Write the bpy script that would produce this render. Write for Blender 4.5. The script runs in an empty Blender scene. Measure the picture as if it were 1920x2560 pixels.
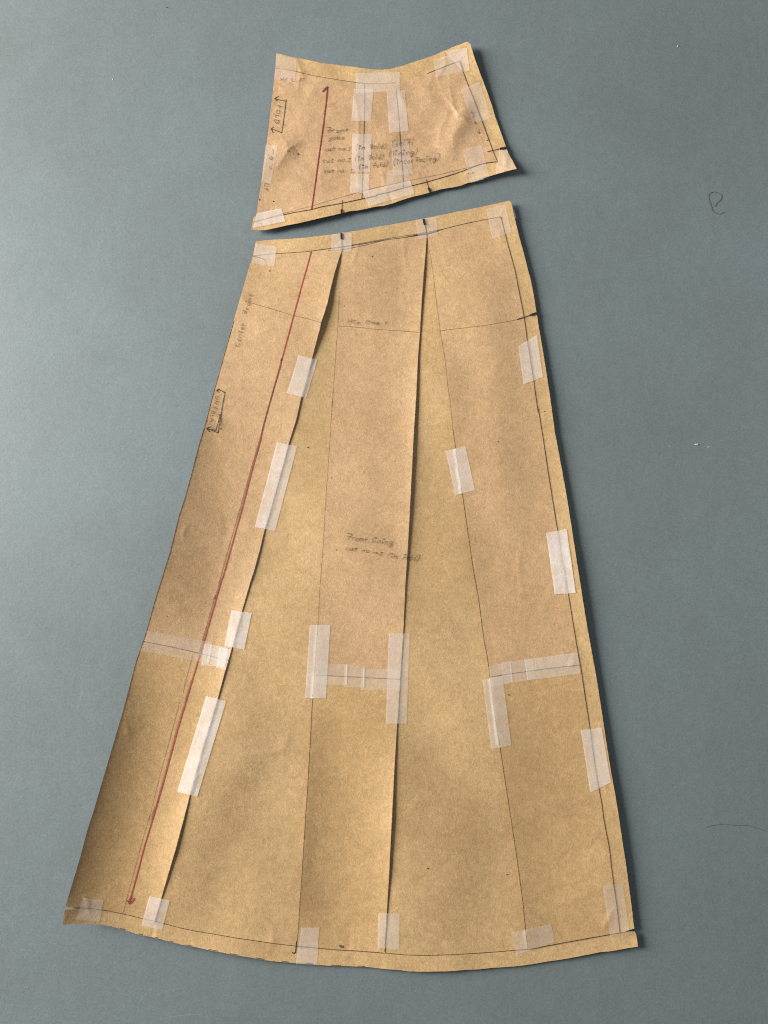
import bpy, math, random
import numpy as np
from mathutils import Vector
from mathutils.geometry import delaunay_2d_cdt

random.seed(7)
scene = bpy.context.scene
col = scene.collection

# ------------------------------------------------------------------ camera
LENS, SENS, DIST, TILT = 26.0, 36.0, 0.684, math.radians(6.0)
K = (SENS / 2) / LENS / 1280.0            # metres per photo pixel at distance 1
CAM = np.array([0.0, -DIST * math.sin(TILT), DIST * math.cos(TILT)])
cam_data = bpy.data.cameras.new('camera')
cam_data.sensor_fit = 'VERTICAL'
cam_data.sensor_height = SENS
cam_data.lens = LENS
cam_data.clip_start = 0.01
cam_data.clip_end = 50
cam = bpy.data.objects.new('camera', cam_data)
col.objects.link(cam)
cam.location = CAM
cam.rotation_euler = (TILT, 0, 0)
scene.camera = cam

# ------------------------------------------------------------------ light
world = bpy.data.worlds.new('World')
scene.world = world
world.use_nodes = True
bg = world.node_tree.nodes['Background']
bg.inputs[0].default_value = (1.0, 0.975, 0.94, 1)
bg.inputs[1].default_value = 0.15


def area(name, loc, target, size, size_y, power, colour):
    d = bpy.data.lights.new(name, 'AREA')
    d.shape = 'RECTANGLE'
    d.size, d.size_y = size, size_y
    d.energy = power
    d.color = colour
    o = bpy.data.objects.new(name, d)
    col.objects.link(o)
    o.location = loc
    o.rotation_euler = (Vector(target) - Vector(loc)).to_track_quat('-Z', 'Y').to_euler()


area('window_light', (-2.15, 0.60, 0.93), (0.0, 0.0, 0), 1.0, 1.2, 176.0, (1.0, 0.975, 0.93))
area('room_light', (1.25, 0.25, 0.5), (0.45, 0.1, 0), 0.6, 0.9, 3.6, (0.9, 0.96, 1.0))

scene.view_settings.view_transform = 'Standard'
scene.view_settings.look = 'None'
scene.view_settings.gamma = 1
scene.view_settings.exposure = 0.0
scene.cycles.use_denoising = False
scene.cycles.pixel_filter_type = 'BLACKMAN_HARRIS'
scene.cycles.filter_width = 1.1

# ------------------------------------------------------------------ coordinates
FR = {'S': (0, 0, 1.0), 'A': (620, 90, 4.336), 'B': (940, 90, 4.337), 'C': (560, 560, 4.1475), 'D': (940, 480, 3.607),
      'E': (400, 1000, 4.1475), 'F': (740, 1000, 4.1475), 'G': (1080, 1000, 4.1475), 'H': (300, 1450, 3.318),
      'I': (700, 1450, 3.318), 'J': (1150, 1500, 3.53), 'K': (130, 2000, 3.858), 'L': (540, 2050, 3.072),
      'M': (1060, 2050, 2.9625), 'N': (500, 950, 14.75), 'O': (1740, 460, 16.59), 'Q': (1720, 2020, 8.295),
      'R': (1240, 60, 3.318), 'T': (1640, 1040, 8.295)}


def W(*args):
    """list of frame letter, points, frame letter, points... -> sheet coordinates (Nx2)"""
    out, f = [], None
    for a in args:
        if isinstance(a, str):
            f = FR[a]
        else:
            for p in a:
                out.append((f[0] + p[0] / f[2], f[1] + p[1] / f[2]))
    return np.array(out, float)


def world_pts(P, z):
    """sheet coordinate + height -> metres on the table"""
    P = np.asarray(P, float)
    z = np.broadcast_to(np.asarray(z, float), (len(P),))
    dx = (P[:, 0] - 960) * K
    dy = -(P[:, 1] - 1280) * K
    c, s = math.cos(TILT), math.sin(TILT)
    wy = dy * c + s
    wz = dy * s - c
    t = (z - CAM[2]) / wz
    return np.stack([CAM[0] + t * dx, CAM[1] + t * wy, z], 1)


def dense(P, step, closed=False):
    P = np.asarray(P, float)
    if closed:
        P = np.vstack([P, P[:1]])
    out = []
    for a, b in zip(P[:-1], P[1:]):
        n = max(1, int(round(np.hypot(*(b - a)) / step)))
        for i in range(n):
            out.append(a + (b - a) * i / n)
    if not closed:
        out.append(P[-1])
    return np.array(out)


def smooth(P, n=6):
    """Catmull-Rom"""
    P = [np.array(p, float) for p in P]
    if len(P) < 3:
        return np.array(P)
    Q = [2 * P[0] - P[1]] + P + [2 * P[-1] - P[-2]]
    out = []
    for i in range(1, len(Q) - 2):
        p0, p1, p2, p3 = Q[i - 1:i + 3]
        for k in range(n):
            t = k / n
            out.append(0.5 * ((2 * p1) + (p2 - p0) * t + (2 * p0 - 5 * p1 + 4 * p2 - p3) * t * t + (3 * p1 - p0 - 3 * p2 + p3) * t ** 3))
    out.append(P[-1])
    return np.array(out)


def inside(P, poly):
    x, y = P[:, 0], P[:, 1]
    res = np.zeros(len(P), bool)
    a = poly
    b = np.roll(poly, -1, 0)
    for (x1, y1), (x2, y2) in zip(a, b):
        if y1 == y2:
            continue
        c = ((y1 > y) != (y2 > y)) & (x < (x2 - x1) * (y - y1) / (y2 - y1) + x1)
        res ^= c
    return res


def seg_dist(P, line, amps=None):
    best = np.full(len(P), 1e9)
    amp = np.zeros(len(P))
    if amps is None:
        amps = np.ones(len(line))
    for i in range(len(line) - 1):
        a, b = line[i], line[i + 1]
        ab = b - a
        L = (ab ** 2).sum() + 1e-9
        t = np.clip(((P - a) @ ab) / L, 0, 1)
        d = np.hypot(*(P - (a + t[:, None] * ab)).T)
        m = d < best
        best[m] = d[m]
        amp[m] = (amps[i] + (amps[i + 1] - amps[i]) * t)[m]
    return best, amp


# ------------------------------------------------------------------ outlines traced from the sheets
yoke_top = W('A', [(308, 183), (400, 208), (500, 232), (600, 250), (700, 270), (780, 290), (860, 300), (1000, 318), (1150, 335), (1270, 352), (1370, 365), (1470, 363)],
             'B', [(0, 360), (60, 366), (150, 358), (270, 328), (350, 300), (440, 272), (530, 243), (630, 208), (750, 155), (860, 108), (930, 84), (990, 60)])
yoke_right = W('B', [(990, 60), (1022, 85), (1050, 180), (1080, 270), (1115, 365), (1150, 460), (1200, 590), (1230, 680), (1260, 760), (1290, 870), (1320, 950), (1370, 1090), (1412, 1210), (1440, 1290), (1480, 1350), (1525, 1440)])
yoke_bottom = W('B', [(1525, 1440), (1400, 1470), (1300, 1500), (1200, 1530), (1090, 1572), (1000, 1592), (920, 1622), (840, 1640), (700, 1662), (600, 1690), (500, 1720), (400, 1742), (290, 1775), (180, 1815), (80, 1842)],
                'A', [(1390, 1848), (1200, 1890), (1100, 1900), (1000, 1925), (900, 1948), (800, 1970), (650, 2005), (520, 2035), (420, 2052), (330, 2075), (180, 2105), (35, 2103)])
yoke_left = W('A', [(35, 2103), (75, 2000), (100, 1880), (125, 1700), (150, 1540), (190, 1260), (215, 1060), (245, 800), (270, 600), (285, 430), (300, 280), (308, 183)])
YOKE = np.vstack([yoke_top[:-1], yoke_right[:-1], yoke_bottom[:-1], yoke_left[:-1]])
y_waist = W('A', [(296, 350), (400, 360), (520, 385), (700, 428), (900, 462), (1160, 503), (1262, 512), (1400, 514)], 'B', [(0, 520), (100, 515), (215, 500), (330, 480), (440, 445), (555, 408), (700, 350), (810, 305), (910, 270)])
y_side = W('B', [(910, 270), (940, 380), (1000, 540), (1080, 740), (1150, 930), (1220, 1120), (1262, 1235), (1315, 1362)])
y_low = W('B', [(1315, 1362), (1200, 1375), (1100, 1400), (1000, 1440), (850, 1495), (700, 1540), (550, 1582), (300, 1645), (150, 1690), (0, 1722)],
          'A', [(1400, 1728), (1235, 1765), (1000, 1815), (800, 1850), (690, 1880), (500, 1912), (250, 1965), (62, 2015)])
y_low2 = W('B', [(1315, 1362), (1150, 1388), (900, 1450), (700, 1500), (500, 1540), (300, 1580), (0, 1645)], 'A', [(1235, 1685), (1000, 1750), (700, 1840), (400, 1920), (200, 1975)])
y_j1 = W('A', [(1262, 512), (1266, 600), (1262, 900), (1250, 1300), (1243, 1550), (1235, 1765)])
y_j2 = W('B', [(215, 500), (218, 590), (235, 750), (252, 950), (265, 1150), (280, 1350), (292, 1500), (300, 1645)])

sk_top = W('C', [(330, 180), (400, 172), (480, 164), (600, 158), (700, 152), (800, 146), (900, 135), (1000, 122), (1120, 108), (1225, 90), (1400, 66)],
           'D', [(0, 316), (110, 298), (220, 278), (330, 258), (430, 240), (550, 215), (640, 198), (720, 178), (800, 165), (900, 145), (1050, 112), (1205, 78)])
sk_right = W('D', [(1205, 78), (1220, 95), (1250, 230), (1290, 400), (1330, 540), (1370, 700), (1395, 790), (1410, 860), (1430, 980), (1447, 1090), (1452, 1110), (1465, 1200), (1490, 1340), (1530, 1590), (1570, 1850), (1590, 2000)],
             'G', [(1262, 235), (1272, 320), (1310, 520), (1360, 790), (1400, 1020), (1440, 1270), (1490, 1600), (1530, 1850)],
             'J', [(1085, 0), (1120, 220), (1160, 440), (1200, 660), (1240, 910), (1280, 1180), (1330, 1500), (1370, 1720)],
             'M', [(1447, 0), (1470, 160), (1495, 320), (1510, 430), (1535, 620), (1548, 730), (1558, 805)])
sk_hem = W('M', [(1510, 828), (1545, 824), (1562, 828), (1572, 845), (1580, 900), (1586, 938), (1500, 950), (1400, 970), (1300, 980), (1200, 1000), (1090, 1022), (1000, 1036), (900, 1050), (800, 1068), (700, 1082), (600, 1090), (500, 1096), (400, 1106), (300, 1111), (180, 1121), (60, 1123)],
           'L', [(1560, 1166), (1475, 1162), (1400, 1152), (1300, 1145), (1180, 1130), (1080, 1126), (1000, 1122), (880, 1120), (780, 1113), (680, 1104), (590, 1098), (500, 1090), (410, 1082), (300, 1062), (200, 1046), (100, 1030)],
           'K', [(1659, 1475), (1500, 1445), (1400, 1422), (1280, 1402), (1200, 1382), (1130, 1365), (1050, 1343), (970, 1325), (900, 1308), (830, 1297), (740, 1268), (650, 1240), (570, 1218), (480, 1202), (370, 1195), (240, 1198), (103, 1202), (112, 1120), (125, 1058), (205, 1054)])
sk_left = W('K', [(208, 1035), (150, 1034), (133, 1020), (155, 940), (180, 860), (225, 710), (270, 560), (310, 410), (350, 260), (400, 110)], 'H', [(0, 1170), (60, 950), (130, 680), (200, 480), (240, 340), (290, 160)],
            'E', [(0, 1900), (100, 1580), (150, 1380), (200, 1180), (260, 1000), (330, 740), (400, 470), (470, 240), (530, 0)],
            'C', [(0, 1350), (50, 1175), (100, 1000), (150, 830), (158, 800), (164, 775), (200, 660), (250, 480), (298, 335), (330, 180)])
waist = W('C', [(298, 330), (430, 315), (560, 305), (700, 297), (830, 288), (960, 272), (1100, 256), (1225, 240), (1450, 205)], 'D', [(0, 445), (100, 430), (270, 408), (370, 385), (460, 372), (560, 348), (620, 330), (760, 295), (900, 265), (1125, 222)])
side = W('D', [(1125, 222), (1160, 370), (1200, 520), (1250, 700), (1285, 880), (1310, 1000), (1335, 1140), (1350, 1240), (1365, 1370), (1385, 1480), (1400, 1580), (1420, 1700), (1440, 1850), (1460, 1990)],
         'G', [(1090, 60), (1110, 150), (1150, 400), (1180, 600), (1205, 770), (1230, 920), (1260, 1110), (1300, 1350), (1340, 1600), (1380, 1840)],
         'J', [(963, 0), (1000, 230), (1040, 470), (1060, 570), (1080, 700), (1105, 870), (1145, 1130), (1180, 1390), (1220, 1640), (1250, 1800)],
         'M', [(1330, 0), (1370, 200), (1400, 450), (1425, 620), (1450, 835)])
hem = W('K', [(205, 1040), (340, 1042), (520, 1065), (700, 1102), (850, 1138), (995, 1170), (1240, 1235), (1400, 1268), (1600, 1300)],
        'L', [(150, 906), (300, 928), (450, 950), (610, 968), (700, 975), (900, 995), (1050, 1003), (1298, 1022), (1450, 1036), (1600, 1041)],
        'M', [(100, 1001), (200, 998), (350, 990), (500, 980), (770, 958), (1000, 915), (1250, 870), (1450, 835), (1510, 826)])
slit1 = W('C', [(1222, 240), (1215, 310), (1150, 520), (1110, 680), (1080, 820), (1045, 930), (1013, 1022), (1000, 1090), (970, 1200), (920, 1390), (870, 1590), (810, 1790)],
          'E', [(1465, 0), (1420, 200), (1340, 460), (1240, 830), (1150, 1150), (1090, 1350), (1040, 1560), (980, 1780)],
          'H', [(1085, 20), (1020, 250), (935, 560), (870, 780), (815, 990), (700, 1370), (580, 1800)],
          'K', [(1325, 0), (1270, 210), (1200, 470), (1120, 740), (1060, 950), (1030, 1060), (995, 1170)])
mleft = W('C', [(1224, 240), (1222, 300), (1210, 500), (1195, 750), (1180, 1060), (1165, 1250), (1140, 1600), (1120, 1900)],
          'F', [(375, 0), (345, 500), (310, 1000), (285, 1450), (262, 1750)],
          'I', [(330, 60), (315, 350), (300, 570), (285, 800), (268, 1000), (255, 1250), (235, 1600)],
          'L', [(685, 0), (660, 400), (640, 700), (633, 830), (620, 940), (614, 970)])
mright = W('D', [(458, 372), (464, 400), (452, 560), (440, 700), (420, 950), (403, 1260), (385, 1480), (370, 1800)],
           'F', [(1250, 0), (1225, 400), (1200, 900), (1185, 1200), (1165, 1550), (1145, 1850)],
           'I', [(1047, 0), (1030, 400), (1010, 700), (1000, 850), (985, 1100), (975, 1230), (955, 1550)],
           'L', [(1355, 0), (1335, 400), (1318, 700), (1298, 1022)])
rleft = W('D', [(460, 372), (470, 450), (480, 520), (510, 700), (540, 950), (578, 1250), (620, 1500), (650, 1780)],
          'G', [(185, 0), (215, 300), (245, 500), (300, 900), (320, 1010), (355, 1260), (390, 1500), (430, 1780)],
          'J', [(165, 0), (210, 350), (240, 500), (262, 680), (300, 980), (345, 1250), (390, 1550)],
          'M', [(645, 0), (690, 300), (730, 600), (755, 850), (770, 958)])
j_left = W('H', [(198, 510), (430, 556), (670, 610), (780, 638), (905, 668)])
j_mid = W('I', [(287, 790), (500, 798), (650, 806), (820, 815), (1002, 825)])
j_right = W('J', [(262, 680), (450, 650), (700, 615), (880, 592), (1062, 574)])
SKIRT = np.vstack([sk_top, sk_right[1:], sk_hem, sk_left[:-1]])


def clipx(line, x0, x1):
    return line[(line[:, 0] >= x0) & (line[:, 0] <= x1)]


# ------------------------------------------------------------------ relief of the sheets (millimetres)
rs = np.random.RandomState(11)
WAVES = [(rs.uniform(170, 520), rs.uniform(-0.75, 0.75), rs.uniform(0, 6.28)) for _ in range(14)]
FINE = [(rs.uniform(35, 90), rs.uniform(0, math.pi), rs.uniform(0, 6.28)) for _ in range(14)]


def waves(P, amp, waveset=WAVES):
    z = np.zeros(len(P))
    warp = 25 * np.sin(P[:, 1] / 130.0 + 1.3) + 18 * np.sin(P[:, 0] / 90.0)
    for lam, ang, ph in waveset:
        u = (P[:, 0] + warp) * math.cos(ang) + (P[:, 1] + warp * 0.6) * math.sin(ang)
        z += lam * 0.0011 * np.sin(6.283 * u / lam + ph)
    return z * amp


def amp_at(line, table):
    ys, vs = zip(*table)
    return np.interp(line[:, 1], ys, vs)


def bump(P, cx, cy, rx, ry, ang, a):
    c, s = math.cos(ang), math.sin(ang)
    u = (P[:, 0] - cx) * c + (P[:, 1] - cy) * s
    v = -(P[:, 0] - cx) * s + (P[:, 1] - cy) * c
    return a * np.exp(-(u / rx) ** 2 - (v / ry) ** 2)


def creases(P, items):
    z = np.zeros(len(P))
    for line, a, w in items:
        lo, hi = line.min(0) - 4 * w, line.max(0) + 4 * w
        m = (P[:, 0] > lo[0]) & (P[:, 0] < hi[0]) & (P[:, 1] > lo[1]) & (P[:, 1] < hi[1])
        if m.any():
            n = len(line)
            amps = np.array([a * (0.25 + 0.75 * math.sin(math.pi * (i + 0.5) / n)) for i in range(n)])
            d, am = seg_dist(P[m], line, amps)
            z[m] += am * np.exp(-d / w)
    return z


YC = [(W('A', [(520, 235), (548, 300), (575, 380), (560, 470), (530, 590)]), 0.55, 6),
      (W('A', [(575, 380), (600, 440), (590, 500)]), 0.5, 4),
      (W('A', [(700, 425), (730, 445), (760, 400)]), 0.4, 4),
      (W('A', [(1140, 640), (1180, 760), (1195, 900), (1200, 1100), (1190, 1300), (1195, 1500), (1200, 1690)]), 0.55, 6),
      (W('A', [(420, 1240), (480, 1190), (545, 1165)]), 0.7, 6),
      (W('A', [(480, 1190), (540, 1240), (560, 1290)]), -0.5, 5),
      (W('A', [(370, 1100), (420, 1170), (430, 1220)]), 0.5, 6),
      (W('A', [(430, 1240), (360, 1350), (300, 1430)]), 0.8, 14),
      (W('A', [(730, 1000), (830, 930), (900, 850)]), 0.6, 16),
      (W('B', [(740, 200), (755, 290), (720, 360), (670, 440), (700, 560)]), 0.6, 6),
      (W('B', [(800, 560), (835, 740), (880, 850), (890, 890)]), 0.7, 6),
      (W('B', [(720, 620), (780, 690), (840, 770)]), 0.5, 8),
      (W('B', [(835, 770), (900, 830), (970, 800)]), 0.5, 5),
      (W('B', [(860, 810), (960, 900), (1010, 960)]), 0.6, 9),
      (W('B', [(680, 1130), (700, 1000), (760, 900)]), 0.8, 16),
      (W('B', [(250, 600), (280, 680), (305, 740)]), 0.5, 5),
      (W('B', [(1380, 1250), (1410, 1340), (1390, 1460)]), 0.5, 5),
      (W('B', [(1430, 1240), (1420, 1350), (1410, 1450)]), 0.4, 4),
      (W('B', [(960, 1535), (1000, 1490), (1060, 1480)]), 0.5, 5),
      (W('B', [(140, 1700), (165, 1760), (160, 1810)]), -0.8, 7),
      (W('A', [(1440, 1450), (1475, 1560), (1500, 1650)]), 0.7, 12),
      (W('A', [(700, 560), (640, 700), (560, 860)]), 0.4, 20),
      (W('B', [(900, 1000), (830, 1080), (840, 1200)]), 0.7, 18)]
SC = [(W('D', [(250, 410), (255, 520), (262, 640), (285, 740)]), 0.35, 5),
      (W('C', [(1400, 230), (1360, 320), (1330, 420)]), 0.35, 5),
      (W('G', [(935, 1470), (915, 1600), (880, 1770)]), 0.35, 6),
      (W('G', [(905, 1700), (925, 1850), (935, 2050)]), 0.25, 5),
      (W('E', [(265, 1320), (235, 1390), (255, 1445)]), 0.5, 5),
      (W('H', [(55, 1190), (65, 1270), (80, 1285)]), 0.45, 5),
      (W('H', [(1400, 1220), (1390, 1310), (1340, 1420), (1180, 1440)]), 0.5, 12),
      (W('K', [(325, 935), (340, 1000), (345, 1080)]), 0.6, 5),
      (W('L', [(430, 840), (435, 930), (400, 1010)]), 0.5, 8),
      (W('L', [(1020, 1010), (990, 1050), (990, 1100)]), 0.6, 6),
      (W('L', [(1030, 880), (1020, 960), (1000, 1020)]), -0.5, 9),
      (W('M', [(1385, 690), (1360, 740), (1330, 800)]), 0.8, 7),
      (W('M', [(1080, 600), (1250, 520), (1400, 490)]), 0.5, 18),
      (W('J', [(1000, 540), (985, 580), (1010, 570)]), 0.6, 4),
      (W('J', [(540, 80), (510, 150)]), 0.3, 4),
      (W('C', [(165, 775), (200, 790), (240, 810)]), 0.7, 5),
      (W('N', [(560, 1300), (690, 1440), (740, 1600), (740, 1750)]), 0.7, 5),
      (W('C', [(400, 390), (440, 460), (470, 490)]), 0.4, 5),
      (W('D', [(1110, 370), (1140, 430)]), 0.5, 5),
      (W('E', [(300, 200), (900, 250)]), 0.0, 5),
      (W('E', [(650, 1150), (700, 1350), (640, 1500)]), -1.0, 40),
      (W('C', [(400, 900), (700, 700)]), 0.4, 40)]

_rw = np.random.RandomState(21)
for _ in range(26):
    cx, cy = _rw.uniform(665, 1240), _rw.uniform(150, 540)
    an, ln = _rw.uniform(0, 3.14), _rw.uniform(14, 44)
    b = _rw.uniform(-0.3, 0.3)
    YC.append((np.array([(cx - ln * math.cos(an), cy - ln * math.sin(an)), (cx + ln * b * math.sin(an), cy - ln * b * math.cos(an)), (cx + ln * math.cos(an), cy + ln * math.sin(an))]), _rw.uniform(-0.35, 0.45), _rw.uniform(6, 16)))
_yb_l = yoke_bottom
_yb_a = np.interp(_yb_l[:, 0], [620, 700, 850, 1000, 1150, 1292], [5.0, 4.4, 3.0, 2.4, 2.8, 3.4])
_yr_l = yoke_right
_yr_a = np.interp(_yr_l[:, 1], [100, 160, 260, 350, 380, 425], [6.0, 4.6, 2.6, 1.6, 2.0, 3.4])


def H_yoke(P):
    z = 0.7 + waves(P, 0.6) + waves(P, 0.6, FINE)
    d, a = seg_dist(P, _yb_l, _yb_a)
    z += a * np.exp(-d / 42)
    d, a = seg_dist(P, _yr_l, _yr_a)
    z += a * np.exp(-d / 50)
    d, a = seg_dist(P, yoke_left)
    z += 0.9 * np.exp(-d / 40)
    z += bump(P, 700, 380, 30, 90, 0.75, 1.6)
    z += bump(P, 1160, 290, 26, 70, 0.2, 1.4) + bump(P, 1130, 340, 22, 60, 0.5, 1.2)
    z += creases(P, [(l, a * 0.85, max(3.5, w * 0.75)) for l, a, w in YC])
    return np.maximum(z, 0.05)


_sr_l = sk_right
_sr_a = amp_at(sk_right, [(500, 1.5), (560, 2.5), (700, 4.5), (790, 5.0), (1000, 4.6), (1300, 5.2), (1600, 5.0), (1900, 5.0), (2100, 4.2), (2250, 3.5), (2330, 2.0)])
_sl_l = np.vstack([sk_left[::-1][:-2], W('K', [(103, 1202)])])
_sl_a = amp_at(_sl_l, [(600, 0.2), (800, 2.5), (1000, 7.0), (1200, 11.0), (1400, 12.0), (1520, 10.0), (1620, 8.5), (1750, 14.5), (2000, 20.0), (2200, 19.0), (2300, 16.5)])
_sb_a = np.interp(sk_hem[:, 0], [150, 230, 400, 800, 1300, 1500, 1600], [0.5, 0.8, 1.2, 1.0, 1.0, 1.6, 2.4])
_st_a = np.interp(sk_top[:, 0], [640, 900, 1100, 1290], [0.6, 0.5, 1.2, 2.4])


def ridge(P, line, amps, wl, wr):
    d, a = seg_dist(P, line, amps)
    lx = np.interp(P[:, 1], line[:, 1], line[:, 0])
    return a * np.where(P[:, 0] < lx, np.exp(-d / wl), np.exp(-d / wr))


def H_skirt(P):
    z = 1.1 + waves(P, 0.7) + waves(P, 0.10, FINE)
    d, a = seg_dist(P, _sr_l, _sr_a)
    z += a * 0.62 * np.exp(-(d / 58) ** 1.0)
    d, a = seg_dist(P, _sl_l, _sl_a)
    z += a * np.exp(-(d / 105) ** 1.05)
    d, a = seg_dist(P, sk_hem, _sb_a)
    z += a * np.exp(-d / 45)
    d, a = seg_dist(P, sk_top, _st_a)
    z += a * np.exp(-d / 40)
    z += bump(P, 905, 1180, 70, 420, 0.05, 1.2)
    z += bump(P, 1190, 1780, 80, 260, -0.12, 1.0) + bump(P, 560, 1900, 70, 300, 0.30, 1.2) + bump(P, 620, 1900, 60, 200, 0.5, 1.0)
    z += bump(P, 1240, 1050, 50, 330, -0.1, 1.2)
    z += ridge(P, slit1, amp_at(slit1, [(600, 0), (760, 1.2), (1000, 1.6), (1400, 3.2), (1700, 3.4), (2050, 5.0), (2250, 4.5), (2305, 3.5)]), 68, 240)
    z += ridge(P, mright, amp_at(mright, [(590, 0.0), (800, 0.8), (1200, 2.0), (1600, 1.0), (1850, 2.2), (2100, 4.2), (2300, 2.2), (2385, 1.2)]), 62, 260)
    z += creases(P, SC)
    return np.maximum(z, 0.05)


_s1_a = amp_at(slit1, [(610, 0.1), (650, 1.2), (720, 3.4), (800, 5.2), (870, 2.0), (910, 0.2), (960, 0.2), (1020, 0.9), (1080, 0.9), (1120, 0.15), (1310, 0.15), (1380, 0.8), (1480, 0.8), (1530, 0.1), (1620, 0.1), (1680, 0.9), (1730, 0.8), (1760, 0.1), (1985, 0.1), (2070, 1.7), (2150, 2.0), (2210, 1.0), (2250, 0.1), (2290, 0.0)])
_s2_a = amp_at(mright, [(590, 0.1), (700, 2.0), (780, 1.2), (850, 0.5), (950, 2.0), (1100, 3.2), (1250, 2.8), (1380, 1.4), (1450, 0.8), (1560, 0.3), (1600, 0.05), (1810, 0.1), (1900, 1.2), (2050, 2.8), (2150, 2.2), (2260, 0.6), (2290, 0.1), (2380, 0.0)])
_ml_a = amp_at(mleft, [(600, 0.1), (1000, 0.2), (1700, 0.3), (1850, 3.0), (2050, 4.6), (2200, 3.6), (2320, 0.8), (2380, 0.1)])
_rl_a = amp_at(rleft, [(590, 0.1), (1900, 1.4), (2050, 3.0), (2200, 3.4), (2330, 2.2), (2380, 0.1)])


def lift_left(P):
    d, a = seg_dist(P, slit1, _s1_a)
    return 0.62 * a * np.exp(-(d / 50) ** 1.0)


def lift_mid(P):
    d, a = seg_dist(P, mright, _s2_a)
    z = 0.62 * a * np.exp(-(d / 45) ** 1.0)
    d, a = seg_dist(P, mleft, _ml_a)
    return z + a * np.exp(-(d / 52) ** 1.2)


def lift_right(P):
    d, a = seg_dist(P, rleft, _rl_a)
    return a * np.exp(-(d / 55) ** 1.2)


# ------------------------------------------------------------------ materials
def new_mat(name):
    m = bpy.data.materials.new(name)
    m.use_nodes = True
    nt = m.node_tree
    nt.nodes.clear()
    out = nt.nodes.new('ShaderNodeOutputMaterial')
    return m, nt, out


def N(nt, kind, **kw):
    n = nt.nodes.new(kind)
    for k, v in kw.items():
        if k in n.inputs.keys():
            n.inputs[k].default_value = v
        else:
            setattr(n, k, v)
    return n


def noise(nt, coord, scale, detail=3, rough=0.6, distortion=0.0, vec_scale=None, rot=0.0):
    src = coord
    if vec_scale:
        mp = N(nt, 'ShaderNodeMapping')
        mp.inputs['Scale'].default_value = vec_scale
        mp.inputs['Rotation'].default_value = (0, 0, rot)
        nt.links.new(coord, mp.inputs['Vector'])
        src = mp.outputs[0]
    t = N(nt, 'ShaderNodeTexNoise')
    t.inputs['Scale'].default_value = scale
    t.inputs['Detail'].default_value = detail
    t.inputs['Roughness'].default_value = rough
    t.inputs['Distortion'].default_value = distortion
    nt.links.new(src, t.inputs['Vector'])
    return t.outputs['Fac']


def ramp(nt, fac, stops):
    r = N(nt, 'ShaderNodeValToRGB')
    while len(r.color_ramp.elements) < len(stops):
        r.color_ramp.elements.new(0.5)
    for e, (p, c) in zip(r.color_ramp.elements, stops):
        e.position = p
        e.color = (*c, 1) if len(c) == 3 else c
    nt.links.new(fac, r.inputs[0])
    return r.outputs[0]


def mix(nt, a, b, fac, mode='MULTIPLY'):
    m = N(nt, 'ShaderNodeMix', data_type='RGBA', blend_type=mode)
    m.inputs[0].default_value = fac if isinstance(fac, (int, float)) else 0.5
    if not isinstance(fac, (int, float)):
        nt.links.new(fac, m.inputs[0])
    for s, i in ((a, 6), (b, 7)):
        if isinstance(s, tuple):
            m.inputs[i].default_value = (*s, 1)
        else:
            nt.links.new(s, m.inputs[i])
    return m.outputs[2]


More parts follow.
